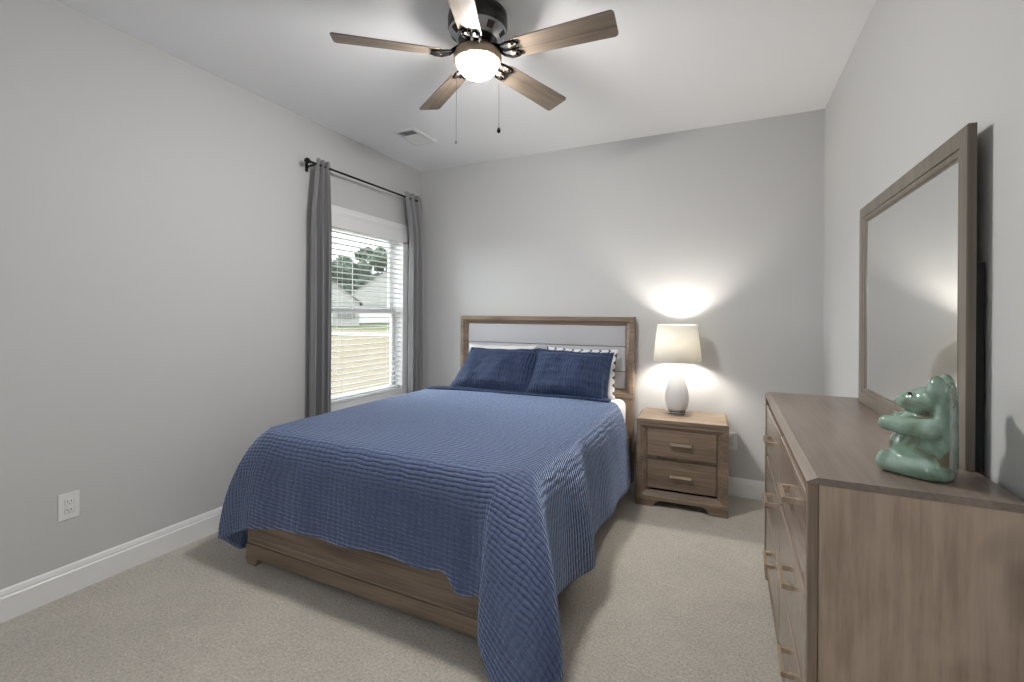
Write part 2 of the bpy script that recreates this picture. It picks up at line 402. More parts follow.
# curtain rod and curtains
RX, RZ = .085, 2.40
rod = thing('curtain_rod', 'thin black metal curtain rod with ball ends above the window', 'curtain rod', (0, 0, 0))
obj('rod', tube(B(), [(RX, -1.40, RZ), (RX, -.19, RZ)], .008, 12), M['black'], rod, True)
for yy, sgn in ((-1.40, -1), (-.19, 1)):
    b = B(); tube(b, [(RX, yy, RZ), (RX, yy+sgn*.012, RZ)], .011, 12); bmesh.ops.create_uvsphere(b, u_segments=16, v_segments=10, radius=.021, matrix=Matrix.Translation((RX, yy+sgn*.028, RZ)))
    obj('finial', b, M['black'], rod, True)
for yy in (-1.365, -.20):
    b = B(); tube(b, [(0.004, yy, RZ-.012), (RX, yy, RZ-.012)], .006, 8); box(b, 0, .006, yy-.012, yy+.012, RZ-.05, RZ+.03, bev=.002)
    obj('bracket', b, M['black'], rod)
def curtain(label, ya, yb, yta, ytb, folds, seed, zt=2.435, flare=None):
    rnd = random.Random(seed); nu, nv = 150, 46; b = B(); grid = []
    ph = [rnd.uniform(-.5, .5) for _ in range(folds+2)]
    for j in range(nv+1):
        t = j/nv; z = zt+(.03-zt)*t; row = []
        for i in range(nu+1):
            s = i/nu
            k = min(1, t*6)
            y0 = yta+(ya-yta)*k; y1 = ytb+(yb-ytb)*k
            y = y0+(y1-y0)*s
            q = s*folds*2*PI+ph[min(int(s*folds), folds)]*.6*min(1, t*2)
            near = abs(z-RZ)
            amp = .030+.012*min(1, t*3)
            x = RX+amp*math.sin(q)*(1 if near > .03 else .75)+.010*math.sin(q*.5+seed)*t
            y += .010*math.cos(q)*min(1, t*4)
            x += .003*noise.noise((s*6, z*2.0, seed))
            row.append(b.verts.new((max(x, .028), y, z+.006*math.sin(q+1)*(1-t))))
        grid.append(row)
    for j in range(nv):
        for i in range(nu): b.faces.new((grid[j][i], grid[j][i+1], grid[j+1][i+1], grid[j+1][i]))
    o = obj('curtain', b, M['curtain'], None, True); modifier(o, 'SOLIDIFY', thickness=.004)
    return tag(o, label, 'curtain', 'grey curtains on the window rod')
curtain('grey curtain panel gathered at the rod end over the long bare left wall', -1.395, -1.215, -1.35, -1.225, 3, 3)
curtain('grey curtain panel gathered beside the room corner and the headboard', -.285, -.075, -.35, -.10, 3, 8, 2.44)

# ------------------------------------------------------------------ bed
bed = thing('bed', 'queen bed frame of brown wood with grey channelled headboard', 'bed', (1.315, 0, 0))
def bedx(x): return x-1.315
HX0, HX1, HZ0, HZ1 = .535, 2.125, .66, 1.305
b = B()
frame(b, (bedx(HX0), -.03, HZ0), (1, 0, 0), (0, 0, 1), (0, -1, 0), HX1-HX0, HZ1-HZ0,
      [(0, 0), (0, .058), (.006, .064), (.034, .064), (.04, .056), (.044, .05), (.066, .034), (.07, .034), (.07, 0)])
hb = obj('headboard', b, M['wood_x'], bed)
b = B(); box(b, bedx(HX0+.05), bedx(HX1-.05), -.045, -.030, HZ0+.05, HZ1-.05); obj('back_panel', b, M['wood_x'], hb)
b = B(); zs = [HZ1-.071, 1.063, .868, HZ0+.071]
for za, zb_ in zip(zs, zs[1:]):
    box(b, bedx(HX0+.071), bedx(HX1-.071), -.068, -.044, zb_+.001, za-.001, bev=.011, seg=4)
obj('upholstery', b, M['linen'], hb, True)['label'] = 'light grey channelled upholstery'
for s in (-1, 1):
    xo = HX0+.005 if s < 0 else HX1-.085
    b = B(); box(b, bedx(xo), bedx(xo+.08), -.088, -.02, 0, HZ0, bev=.003); obj('headboard_leg', b, M['wood_z'], bed)
b = B(); box(b, bedx(HX0+.085), bedx(HX1-.085), -.07, -.03, .12, HZ0, bev=.003); obj('lower_panel', b, M['wood_x'], hb)
FBX0, FBX1 = .495, 2.115
b = B(); box(b, bedx(FBX0+.05), bedx(FBX1-.05), -2.115, -2.09, .10, .44)
fb = obj('footboard', b, M['wood_x'], bed)
b = B(); frame(b, (bedx(FBX0), -2.085, .105), (1, 0, 0), (0, 0, 1), (0, -1, 0), FBX1-FBX0, .345,
      [(0, 0), (0, .05), (.004, .056), (.012, .056), (.016, .05), (.022, .044), (.03, .044), (.034, .04), (.05, .03), (.05, 0)])
obj('moulding', b, M['wood_x'], fb)
b = B(); box(b, bedx(FBX0), bedx(FBX1), -2.148, -2.085, .036, .105, bev=.004); obj('bottom_rail', b, M['wood_x'], fb)
for s in (-1, 1):
    xo = FBX0 if s < 0 else FBX1-.09
    prof = [(0, .037), (.09, .037), (.088, .024), (.078, .010), (.076, 0), (.014 if s < 0 else 0, 0), (.012, .01), (.002, .024)]
    if s > 0: prof = [(.09-p[0], p[1]) for p in [(0, .037), (.09, .037), (.088, .024), (.078, .010), (.076, 0), (.014, 0), (.012, .01), (.002, .024)]]
    b = B(); prism(b, [(bedx(xo+p[0]), p[1]) for p in prof], 'y', -2.15, -2.07); obj('foot', b, M['wood_x'], bed)
for xa in (.512, 2.070):
    b = B(); box(b, bedx(xa), bedx(xa+.028), -2.085, -.088, .16, .36, bev=.003); obj('side_rail', b, M['wood_y'], bed)
# slatted base under the mattress
b = B()
for i in range(9): box(b, bedx(.55), bedx(2.06), -2.02+i*.23, -1.93+i*.23, .25, .27, bev=.002)
obj('slat_base', b, M['wood_x'], bed)

mat = thing('mattress', 'white sheeted mattress showing at the headboard end beside the quilt', 'mattress', (1.31, -1.08, .27))
b = B(); box(b, -.755, .755, -.98, .98, 0, .165, bev=.03, seg=4); obj('box_spring', b, M['white_cloth'], mat, True)
b = B(); box(b, -.765, .765, -.99, .98, .165, .395, bev=.055, seg=5); obj('fitted_sheet', b, M['white_cloth'], mat, True)

# quilt: lofted from the mattress edge down to its hem
def quilt():
    ZT = .688
    K = []   # (edge point, cloth direction angle, hem point)
    def key(ex, ey, ang, hx, hy, hz): K.append((ex, ey, ang, hx, hy, hz))
    XR, XL, YF, R = 2.055, .545, -2.09, .11
    key(XR-.01, -.47, 0, 2.165, -.42, .10); key(XR, -.80, 0, 2.182, -.82, .17); key(XR, -1.12, 0, 2.178, -1.15, .174)
    key(XR, -1.38, 0, 2.137, -1.42, .15); key(XR, -1.60, 0, 2.215, -1.64, .145); key(XR, -1.80, 0, 2.165, -1.88, .174)
    key(XR, -1.95, -4, 2.171, -2.08, .214)
    cx_, cy_ = XR-R, YF+R
    def cor(a): return cx_+R*math.cos(math.radians(a)), cy_+R*math.sin(math.radians(a))
    for a, h in ((-20, (2.243, -2.24, .231)), (-34, (2.318, -2.36, .15)), (-45, (2.27, -2.43, .016)), (-57, (2.11, -2.37, .04)), (-72, (1.998, -2.305, .16)), (-88, (1.972, -2.235, .262))):
        e = cor(a); key(e[0], e[1], a, *h)
    key(1.88, YF, -90, 1.895, -2.20, .236); key(1.82, YF, -90, 1.835, -2.205, .232); key(1.745, YF, -90, 1.765, -2.19, .292); key(1.62, YF, -90, 1.648, -2.185, .276)
    key(1.40, YF, -90, 1.42, -2.195, .29); key(1.18, YF, -90, 1.20, -2.185, .271); key(.93, YF, -90, .945, -2.195, .275); key(.72, YF, -90, .62, -2.185, .225)
    cx_ = XL+R
    for a, h in ((-108, (.50, -2.195, .182)), (-124, (.372, -2.197, .126)), (-127, (.346, -2.197, .115)), (-130, (.352, -2.185, .104)), (-148, (.41, -2.135, .05)), (-151, (.425, -2.12, .045)), (-156, (.43, -2.09, .05)), (-172, (.42, -1.96, .08))):
        e = cor(a); key(e[0], e[1], a, *h)
    key(XL-.01, -1.6, -180, .41, -1.6, .13); key(XL-.02, -1.2, -180, .43, -1.2, .11); key(XL-.01, -.9, -180, .41, -.9, .13); key(XL, -.60, -180, .44, -.6, .12)
    A = np.array(K); seglen = np.linalg.norm(np.diff(A[:, [0, 1]], axis=0), axis=1)+np.linalg.norm(np.diff(A[:, 3:6], axis=0), axis=1)
    P = []
    for i in range(len(A)-1):
        p0, p1, p2, p3 = A[max(i-1, 0)], A[i], A[i+1], A[min(i+2, len(A)-1)]
        n = max(4, int(seglen[i]/.022))
        for k in range(n):
            t = k/n
            P.append(.5*((2*p1)+(-p0+p2)*t+(2*p0-5*p1+4*p2-p3)*t*t+(-p0+3*p1-3*p2+p3)*t**3))
    P.append(A[-1]); NU = len(P); NT, ND = 26, 34
    b = B(); uvl = b.loops.layers.uv.new('UVMap'); grid = []; uvs = {}
    for i, q in enumerate(P):
        ex, ey, a, hx, hy, hz = q; ar = math.radians(a); n = Vector((math.cos(ar), math.sin(ar), 0)); row = []
        sx = 1.30; sy = min(max(ey, -1.55), -.4)
        sy = round(sy/.05)*.05
        E = Vector((ex, ey, ZT)); Hh = Vector((hx, hy, hz)); S = Vector((sx, sy, ZT))
        for j in range(NT):
            t = j/NT; p = S.lerp(E, t)
            ed = min(1, (p-E).length/.3)
            p.z = ZT+.012*(ed**.6)+.006*noise.noise((p.x*2.2, p.y*2.2, 1.7))*min(1, (p-E).length*8)
            v = b.verts.new(p); uvs[v] = (p.x, p.y); row.append(v)
        drop = ZT-hz
        P1 = E+n*.075; P2 = Vector((hx, hy, hz))+Vector((0, 0, drop*.55))-n*.015; d = 0; last = E
        for j in range(ND+1):
            t = j/ND
            p = E*(1-t)**3+P1*3*t*(1-t)**2+P2*3*t*t*(1-t)+Hh*t**3
            wob = .007*noise.noise((ex*5+hx*2, ey*5+hy*2, 3.3+t*.8))*t*(1-abs(2*t-1)*.3)
            wob += .010*math.sin((ex-ey)*21+1.3*math.sin((ex+ey)*5))*t**1.6*(1-.4*t)
            p = p+n*wob
            d += (p-last).length; last = p
            v = b.verts.new(p); uvs[v] = (ex+n.x*d, ey+n.y*d); row.append(v)
        grid.append(row)
    for i in range(NU-1):
        for j in range(NT+ND):
            q = (grid[i][j], grid[i][j+1], grid[i+1][j+1], grid[i+1][j])
            try: f = b.faces.new(q)
            except ValueError: continue
            for lp in f.loops: lp[uvl].uv = uvs[lp.vert]
    bmesh.ops.remove_doubles(b, verts=b.verts, dist=.0006); bmesh.ops.dissolve_degenerate(b, edges=b.edges, dist=.0003)
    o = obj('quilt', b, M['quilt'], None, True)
    # top faces must look up
    me = o.data
    if sum(p.normal.z*p.area for p in me.polygons) < 0: me.flip_normals()
    modifier(o, 'SOLIDIFY', thickness=.010, offset=1, use_rim=True)
    return tag(o, 'navy blue channel-quilted coverlet draped over the bed to the carpet', 'quilt')
quilt()
# turned-back double hem of the quilt below the pillows
b = B(); pts = []
for i in range(41):
    t = i/40; x = .56+(2.03-.56)*t
    pts.append((x, -.60+.11*t, .700+.006*math.sin(t*9)-.006*(abs(2*t-1)**6)))
b2 = B(); uvl = b2.loops.layers.uv.new('UVMap'); rows = []
for i, (x, y, z) in enumerate(pts):
    r = []
    for k in range(12):
        a = 2*PI*k/12; r.append(b2.verts.new((x, y+.045*math.cos(a), z+.012+.013*math.sin(a))))
    rows.append(r)
for r, s in zip(rows, rows[1:]):
    for k in range(12):
        f = b2.faces.new((r[k], r[(k+1) % 12], s[(k+1) % 12], s[k]))
        for lp in f.loops: lp[uvl].uv = (lp.vert.co.x, lp.vert.co.y+lp.vert.co.z)
b2.faces.new(rows[0]); b2.faces.new(rows[-1]); b.free()
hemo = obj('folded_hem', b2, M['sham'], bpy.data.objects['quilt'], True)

def pillow(name, label, cat, c, w, h, th, lean, rz, mat, seed, flange=.03, group=None, puff=.42, ryaw=0, taper=(0, 0)):
    nu, nv = 56, 40; b = B(); uvl = b.loops.layers.uv.new('UVMap'); uv = {}
    G = {}
    for side in (1, -1):
        for i in range(nu+1):
            for j in range(nv+1):
                u, v = 2*i/nu-1, 2*j/nv-1
                edge = i in (0, nu) or j in (0, nv)
                if edge and side < 0: G[side, i, j] = G[1, i, j]; continue
                fu, fv = flange/(w/2), flange/(h/2)
                uu, vv = min(1, abs(u)/(1-fu)), min(1, abs(v)/(1-fv))
                hgt = th/2*((1-uu**2.6)**puff)*((1-vv**2.6)**puff)+(.0 if edge else .003)
                x = u*w/2*(1-.045*(1-abs(v)**2)*abs(u)**3*0-.05*(1-v*v)*(abs(u) > .0)*abs(u)); y = v*h/2*(1-.06*(1-u*u)*abs(v)); x += (taper[0]*(1-u)/2-taper[1]*(1+u)/2)*(v+1)/2
                wr = noise.noise((u*2.0+seed, v*1.6, side*2.+seed))*.030+noise.noise((u*5+seed, v*4.2, side+seed*2))*.014
                wr *= (1-max(uu, vv)**4) if max(uu, vv) < 1 else 0
                rip = .006*noise.noise((u*4, v*4, seed+5)) if max(uu, vv) >= .99 else 0
                vt = b.verts.new((x, y+.006*noise.noise((u*3, seed, v)), side*(hgt+wr*.9)+rip)); G[side, i, j] = vt; uv[vt] = (u*w/2, v*h/2)
        for i in range(nu):
            for j in range(nv):
                q = [G[side, i, j], G[side, i+1, j], G[side, i+1, j+1], G[side, i, j+1]]
                if len(set(q)) < 4: continue
                f = b.faces.new(q)
                for lp in f.loops: lp[uvl].uv = uv[lp.vert]
    # local: x width, y height, z thickness -> stand up and lean back
    Mx = Matrix.Rotation(rz, 4, 'Z') @ Matrix.Rotation(math.radians(90)-lean, 4, 'X') @ Matrix.Rotation(ryaw, 4, 'Z')
    bmesh.ops.transform(b, matrix=Mx, verts=b.verts)
    o = obj(name, b, mat, None, True, loc=c)
    return tag(o, label, cat, group)
pillow('pillow', 'navy ribbed pillow nearer the window, leaning on the headboard', 'pillow', (1.035, -.405, .862), .75, .42, .20, math.radians(33), 0, M['sham'], 4.2, .032, 'navy pillows on the bed', ryaw=.02, taper=(.12, -.01))
pillow('pillow', 'navy ribbed pillow nearer the lamp, leaning on the headboard', 'pillow', (1.695, -.41, .862), .67, .43, .20, math.radians(32), 0, M['sham'], 9.1, .032, 'navy pillows on the bed', ryaw=-.02, taper=(.03, .015))
pillow('sleeping_pillow', 'white pillow with dark zigzag print behind the navy pillow nearer the lamp', 'pillow', (1.715, -.20, .862), .60, .39, .13, math.radians(14), 0, M['print'], 2.2, .012, 'white pillows behind the navy pair')
pillow('sleeping_pillow', 'white pillow showing above the navy pillow nearer the window', 'pillow', (1.0, -.20, .868), .66, .39, .13, math.radians(14), 0, M['white_cloth'], 6.4, .012, 'white pillows behind the navy pair')

# ------------------------------------------------------------------ nightstand
def bar_pull(name, parent, c, L, axis, outv, mat):
    """square bar pull on two posts; outv = unit direction away from the drawer face"""
    b = B(); o = Vector(outv); A = Vector((1, 0, 0)) if axis == 'x' else Vector((0, 1, 0)); c = Vector(c)
    def bx(p, q, hw):
        lo = [min(p[i], q[i])-hw[i] for i in range(3)]; hi = [max(p[i], q[i])+hw[i] for i in range(3)]
        box(b, lo[0], hi[0], lo[1], hi[1], lo[2], hi[2], bev=.0012)
    t = .0062
    bx(c+A*(-L/2)+o*.026, c+A*(L/2)+o*.026, (t if axis == 'y' else 0, t if axis == 'x' else 0, t*1.3))
    for s in (-1, 1): bx(c+A*(s*(L/2-t)), c+A*(s*(L/2-t))+o*.024, (t if axis == 'x' else 0, t if axis == 'y' else 0, t*1.3))
    return obj(name, b, mat, parent)
nsd = thing('nightstand', 'two drawer wooden nightstand with bracket feet beside the bed', 'nightstand', (2.497, -.245, 0), math.radians(2.5))
w2, d0, d1, hz = .292, -.20, .185, .603       # half width, front, back (local)
b = B()
box(b, -w2+.004, -w2+.024, d0+.01, d1, .04, hz-.02); box(b, w2-.024, w2-.004, d0+.01, d1, .04, hz-.02)
box(b, -w2+.01, w2-.01, d1-.012, d1, .05, hz-.02); box(b, -w2+.01, w2-.01, d0+.02, d1, .05, .075); box(b, -w2+.02, w2-.02, d0+.022, d0+.04, .325, .345)
obj('carcass', b, M['wood_z'], nsd)
b = B(); frame(b, (-w2, d0+.02, .045), (1, 0, 0), (0, 0, 1), (0, -1, 0), 2*w2, hz-.02-.045,
     [(0, 0), (0, .026), (.006, .030), (.026, .030), (.032, .026), (.062, .008), (.066, .008), (.066, 0)])
obj('front_frame', b, M['wood_x'], nsd)
b = B(); prism(b, [(-w2, hz-.022), (w2, hz-.022), (w2+.002, hz-.016), (w2+.002, hz-.008), (w2-.008, hz), (-w2+.008, hz), (-w2-.002, hz-.008), (-w2-.002, hz-.016)], 'y', d0-.014, d1+.002)
obj('top', b, M['wood_x'], nsd)
for z0_, z1_ in ((.348, .532), (.126, .320)):
    b = B(); box(b, -w2+.070, w2-.070, d0+.004, d0+.30, z0_, z1_, bev=.003); dr = obj('drawer', b, M['wood_x'], nsd)
    bar_pull('pull', dr, (0, d0+.004, (z0_+z1_)/2+.005), .138, 'x', (0, -1, 0), M['gold'])
for s in (-1, 1):
    pr = [(0, .048), (.16, .048), (.145, .040), (.128, .026), (.12, .012), (.112, .004), (.10, 0), (.004, 0)]
    b = B(); prism(b, [(s*(-w2-.001+p[0]), p[1]) for p in pr], 'y', d0-.012, d0+.02); 
    prism(b, [(d0-.012+p[0], p[1]) for p in pr], 'x', *sorted((s*(-w2-.001), s*(-w2+.02)))) 
    obj('foot', b, M['wood_x'], nsd)
for s in (-1, 1):
    b = B(); box(b, s*(w2-.025)-.02, s*(w2-.025)+.02, d1-.05, d1-.005, 0, .048, bev=.002); obj('rear_foot', b, M['wood_x'], nsd)

# table lamp
LX, LY, LZ = 2.455, -.205, .603
lamp = thing('table_lamp', 'lit white teardrop ceramic lamp with cream drum shade on nightstand', 'lamp', (LX, LY, LZ))
b = B(); box(b, -.056, .056, -.056, .056, 0, .026, bev=.004); obj('base', b, M['acrylic'], lamp)['label'] = 'clear square base'
prof = [(.0, .026), (.052, .026), (.062, .034), (.073, .06), (.081, .095), (.083, .125), (.079, .16), (.068, .205), (.053, .255), (.040, .30), (.030, .335), (.024, .36), (.022, .375), (0, .378)]
b = B(); n = 48; rings = []
for r, z in prof:
    rings.append([b.verts.new(((r*(1+.018*math.cos(12*(2*PI*i/n)+z*14)))*math.cos(2*PI*i/n), (r*(1+.018*math.cos(12*(2*PI*i/n)+z*14)))*math.sin(2*PI*i/n), z)) for i in range(n)] if r > 0 else [b.verts.new((0, 0, z))])
for A_, B_ in zip(rings, rings[1:]):
    for i in range(n):
        j = (i+1) % n
        if len(A_) == 1: b.faces.new((A_[0], B_[i], B_[j]))
        elif len(B_) == 1: b.faces.new((A_[i], A_[j], B_[0]))
        else: b.faces.new((A_[i], A_[j], B_[j], B_[i]))
obj('body', b, M['ceramic'], lamp, True)
b = B(); lathe(b, [(.012, .376), (.012, .40), (.017, .402), (.017, .45), (.012, .452)], 16); obj('socket', b, M['gold'], lamp, True)
b = B(); lathe(b, [(0, .452), (.014, .455), (.020, .475), (.028, .50), (.030, .52), (.026, .542), (.014, .556), (0, .56)], 20); obj('bulb', b, M['bulb'], lamp, True)
b = B(); zb, zt_ = .382, .650
for r0, r1_, e in ((.168, .139, 1),):
    lathe(b, [(r0, zb), (r1_, zt_)], 64, cap=False)
sh = obj('lamp_shade', b, M['shade'], lamp, True); modifier(sh, 'SOLIDIFY', thickness=.002, offset=-1)
b = B()
for i in range(3):
    a = i*2*PI/3+.3; tube(b, [(0, 0, .63), (.137*math.cos(a), .137*math.sin(a), .648)], .0016, 6)
tube(b, [(.012, 0, .44), (.05, 0, .48), (.05, 0, .58), (0, 0, .632)], .0016, 6); tube(b, [(-.012, 0, .44), (-.05, 0, .48), (-.05, 0, .58), (0, 0, .632)], .0016, 6)
lathe(b, [(0, .625), (.006, .63), (.006, .645), (0, .65)], 10)
obj('harp', b, M['gold'], lamp, True)

# ------------------------------------------------------------------ dresser
DX0, DX1, DY0, DY1, DZ = 2.965, 3.360, -2.405, -1.03, .93
dres = thing('dresser', 'long six drawer wooden dresser with bar pulls against right wall', 'dresser', (DX0, DY0, 0))
dl, dd = DY1-DY0, DX1-DX0
for ya in (0, dl-.026):
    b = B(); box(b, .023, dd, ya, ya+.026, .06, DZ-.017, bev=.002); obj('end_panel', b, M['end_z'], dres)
    b = B(); box(b, 0, .022, ya-.002, ya+.027, .06, DZ-.017, bev=.0025); obj('corner_post', b, M['wood_z'], dres)
b = B()
box(b, .03, dd-.01, .026, dl-.026, .08, .10); box(b, dd-.02, dd-.005, .026, dl-.026, .08, DZ-.017); box(b, .012, .05, .026, dl-.026, DZ-.055, DZ-.017)
box(b, .018, .05, dl/2-.012, dl/2+.012, .10, DZ-.05)
for z in (.355, .62): box(b, .018, .05, .026, dl-.026, z-.008, z+.008)
obj('carcass', b, M['wood_y'], dres)
b = B(); prism(b, [(.004, DZ-.017), (-.003, DZ-.015), (-.003, DZ-.012), (.020, DZ), (dd, DZ), (dd, DZ-.017)], 'y', -.003, dl+.003)
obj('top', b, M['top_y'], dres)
b = B(); box(b, .004, .024, .02, dl-.02, .035, .088, bev=.003); obj('base_rail', b, M['wood_y'], dres)
for z0_, z1_ in ((.636, .868), (.370, .606), (.096, .342)):
    for ya, yb in ((.032, dl/2-.010), (dl/2+.010, dl-.032)):
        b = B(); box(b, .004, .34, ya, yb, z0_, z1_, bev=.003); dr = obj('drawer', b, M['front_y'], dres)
        bar_pull('pull', dr, (.004, (ya+yb)/2, (z0_+z1_)/2+.01), .13, 'y', (-1, 0, 0), M['gold'])
for ya, yb in ((0, .09), (dl-.09, dl)):
    for xa, xb in ((0, .05), (dd-.06, dd-.01)):
        b = B(); box(b, xa, xb, ya, yb, 0, .062, bev=.004); obj('foot', b, M['wood_y'], dres)

# mirror standing on the dresser
MX, MY0, MY1, MZ0, MZ1 = 3.330, -2.185, -1.140, .9315, 1.815
mir = thing('mirror', 'large rectangular mirror in grey brown wood frame standing on dresser', 'mirror', (MX+.01, (MY0+MY1)/2, MZ0))
mw, mh = MY1-MY0, MZ1-MZ0
b = B(); frame(b, (.012, -mw/2, 0), (0, 1, 0), (0, 0, 1), (-1, 0, 0), mw, mh,
     [(0, 0), (0, .017), (.002, .019), (.046, .018), (.049, .014), (.052, .014), (.055, .016), (.064, .014), (.069, .0085), (.074, .0085), (.074, 0)])
obj('frame', b, M['mfr_z'], mir)
b = B(); box(b, .004, .008, -mw/2+.07, mw/2-.07, .07, mh-.07); obj('glass', b, M['mirror'], mir)
for s in (-1, 1):
    b = B(); box(b, .0125, .030, s*(mw/2-.035)-.03, s*(mw/2-.035)+.03, 0, .53, bev=.001); obj('support_post', b, M['black'], mir)

# ceramic bear
def bear():
    b = B()
    def ell(c, r, rot=(0, 0, 0)):
        m = Matrix.Translation(c) @ Matrix.Rotation(rot[2], 4, 'Z') @ Matrix.Rotation(rot[1], 4, 'Y') @ Matrix.Rotation(rot[0], 4, 'X') @ Matrix.Diagonal((*r, 1))
        bmesh.ops.create_uvsphere(b, u_segments=24, v_segments=16, radius=1, matrix=m)
    def cap(p, q, r0, r1_, sq=1.0, n=9):
        p, q = Vector(p), Vector(q)
        for i in range(n):
            t = i/(n-1); r = r0+(r1_-r0)*t; ell(p.lerp(q, t), (r, r, r*sq))
    # local: +x is the way the bear faces, y its width, z up; flat back near x = -.06
    ell((-.018, 0, .080), (.050, .057, .085)); ell((-.004, 0, .068), (.067, .056, .066)); ell((-.006, 0, .122), (.054, .050, .042))   # trunk, belly, chest
    for i in range(14):
        z = .03+.175*i/13; ell((-.048, 0, z), (.020, .057-.010*(i/13), .034))                   # flat back slab
    ell((-.018, 0, .184), (.045, .047, .041)); ell((.008, 0, .183), (.036, .038, .031), (0, -.08, 0)); ell((.028, 0, .182), (.022, .027, .022))
    for s in (-1, 1):
        ell((-.038, s*.034, .222), (.018, .024, .034), (s*.12, 0, 0))
        cap((-.03, s*.050, .128), (.054, s*.040, .126), .026, .020)                              # arms held forward
        cap((-.025, s*.038, .028), (.056, s*.040, .026), .029, .023); ell((.060, s*.041, .030), (.018, .022, .027))
    for v in b.verts:
        if v.co.z < .004: v.co.z = .004
        if v.co.x < -.062: v.co.x = -.062
    o = obj('bear_figurine', b, M['bear'], None, True)
    modifier(o, 'REMESH', mode='VOXEL', voxel_size=.0035); modifier(o, 'SMOOTH', iterations=5, factor=.6)
    for p in o.data.polygons: p.use_smooth = True
    o.modifiers['remesh'].use_smooth_shade = True
    o.location = (3.222, -2.262, DZ-.0035); o.rotation_euler = (0, 0, math.radians(148)); o.scale = (1.0, 1.0, 1.0)
    tag(o, 'glossy green ceramic bear figurine sitting on the dresser top', 'figurine')
    for s in (-1, 1):
        b = B(); bmesh.ops.create_uvsphere(b, u_segments=10, v_segments=8, radius=.0042, matrix=Matrix.Translation((.012, s*.034, .206)))
        obj('eye', b, M['darkgap'], o, True)
    return o
bear()

# ------------------------------------------------------------------ ceiling fan
FX, FY = 1.709, -1.851
fan = thing('ceiling_fan', 'five blade ceiling fan with dark motor and lit frosted globe', 'ceiling fan', (FX, FY, H_))
b = B(); lathe(b, [(.0, 0), (.128, 0), (.136, -.008), (.140, -.03), (.140, -.075), (.134, -.09), (.112, -.113), (.085, -.130), (.07, -.138), (.0, -.14)], 48)
mh_ = obj('motor_housing', b, M['bronze'], fan, True)
b = B(); vr = [(.1345, -.088), (.128, -.096), (.104, -.118), (.090, -.127)]; rows = []      # slotted vent band under the motor
for r, z in vr: rows.append([b.verts.new(((r+.0015)*math.cos(2*PI*k/64), (r+.0015)*math.sin(2*PI*k/64), z-.001)) for k in range(64)])
for q in range(3):
    for k in range(64):
        f = b.faces.new((rows[q][k], rows[q][(k+1) % 64], rows[q+1][(k+1) % 64], rows[q+1][k])); f.material_index = 1 if (q == 1 and k % 8 in (1, 2, 3)) else 0
obj('vent_ring', b, [plain('brushed_nickel', (.42, .43, .46, 1), .3, .9), M['darkgap']], fan, True)
b = B(); lathe(b, [(0, -.138), (.052, -.138), (.055, -.142), (.055, -.154), (.046, -.158), (0, -.159)], 32); obj('hub', b, M['bronze'], fan, True)
b = B(); lathe(b, [(0, -.150), (.040, -.150), (.046, -.158), (.062, -.166), (.088, -.176), (.106, -.188), (.113, -.204), (.112, -.228), (.106, -.233), (.0, -.233)], 40); obj('light_fitter', b, M['antique'], fan, True)
b = B(); prof = [(.096, -.2325)]
for i in range(1, 13): a = PI/2*i/12; prof.append((.096*math.cos(a), -.234-.070*math.sin(a)))
prof[-1] = (0, -.304); lathe(b, prof, 40, cap=False); b.faces.new([v for v in b.verts if abs(v.co.z+.2325) < 1e-5]); obj('globe', b, M['globe'], fan, True)['label'] = 'lit frosted glass globe'
# blade with its iron, then four copies
def blade_mesh():
    b = B(); pr = []
    x0, x1, wi, wo, r = .165, .650, .052, .066, .018
    def arc(cx, cy, rr, a0, a1):
        return [(cx+rr*math.cos(math.radians(a0+(a1-a0)*i/5)), cy+rr*math.sin(math.radians(a0+(a1-a0)*i/5))) for i in range(6)]
    pr += arc(x1-r, wo-r, r, 90, 0)[::1]; pr += arc(x1-r, -wo+r, r, 0, -90); pr += arc(x0+.03, -wi+.03, .03, -90, -180); pr += arc(x0+.03, wi-.03, .03, 180, 90)
    prism(b, pr, 'z', -.003, .003)
    return b
BZ = -.202
def blade():
    bo = obj('blade', blade_mesh(), M['blade'], fan)
    bi = B()
    for s in (-1, 1):
        tube(bi, [(.05, s*.006, .046), (.085, s*.012, .036), (.13, s*.030, .002), (.165, s*.042, -.006), (.20, s*.040, -.006), (.214, s*.026, -.006), (.20, s*.013, -.006), (.175, s*.010, -.006)], [.008, .007, .006, .006, .006, .005, .005, .004], 8)
    tube(bi, [(.05, 0, .046), (.09, 0, .034), (.14, 0, -.002), (.20, 0, -.006)], [.010, .008, .007, .005], 8)
    for sx, sy in ((.19, .03), (.19, -.03), (.205, 0)):
        lathe(bi, [(0, -.012), (.006, -.011), (.007, -.006), (.007, -.002)], 10, (sx, sy, 0))
    obj('blade_iron', bi, M['black_iron'], bo, True)
    return bo
first = blade()
for i in range(5):
    o = first if i == 0 else copy_tree(first, fan)
    o.location = (0, 0, BZ); o.rotation_euler = (math.radians(-15), 0, math.radians(1.98+72*i))
for k_, zl in ((-.094, -.60), (.096, -.535)):
    x, y = rt.x*k_, rt.y*k_
    c = obj('pull_chain', tube(B(), [(x*1.06, y*1.06, -.22), (x*1.06, y*1.06, zl)], .0008, 6), M['black_iron'], fan)
    x *= 1.06; y *= 1.06; b = B()
    if k_ > 0: lathe(b, [(0, zl-.028), (.006, zl-.026), (.009, zl-.018), (.007, zl-.008), (.002, zl+.002), (0, zl+.004)], 14, (x, y, 0))
    else: lathe(b, [(0, zl-.016), (.003, zl-.014), (.003, zl-.002), (0, zl)], 10, (x, y, 0))
    obj('bead', b, M['black_iron'], c, True)

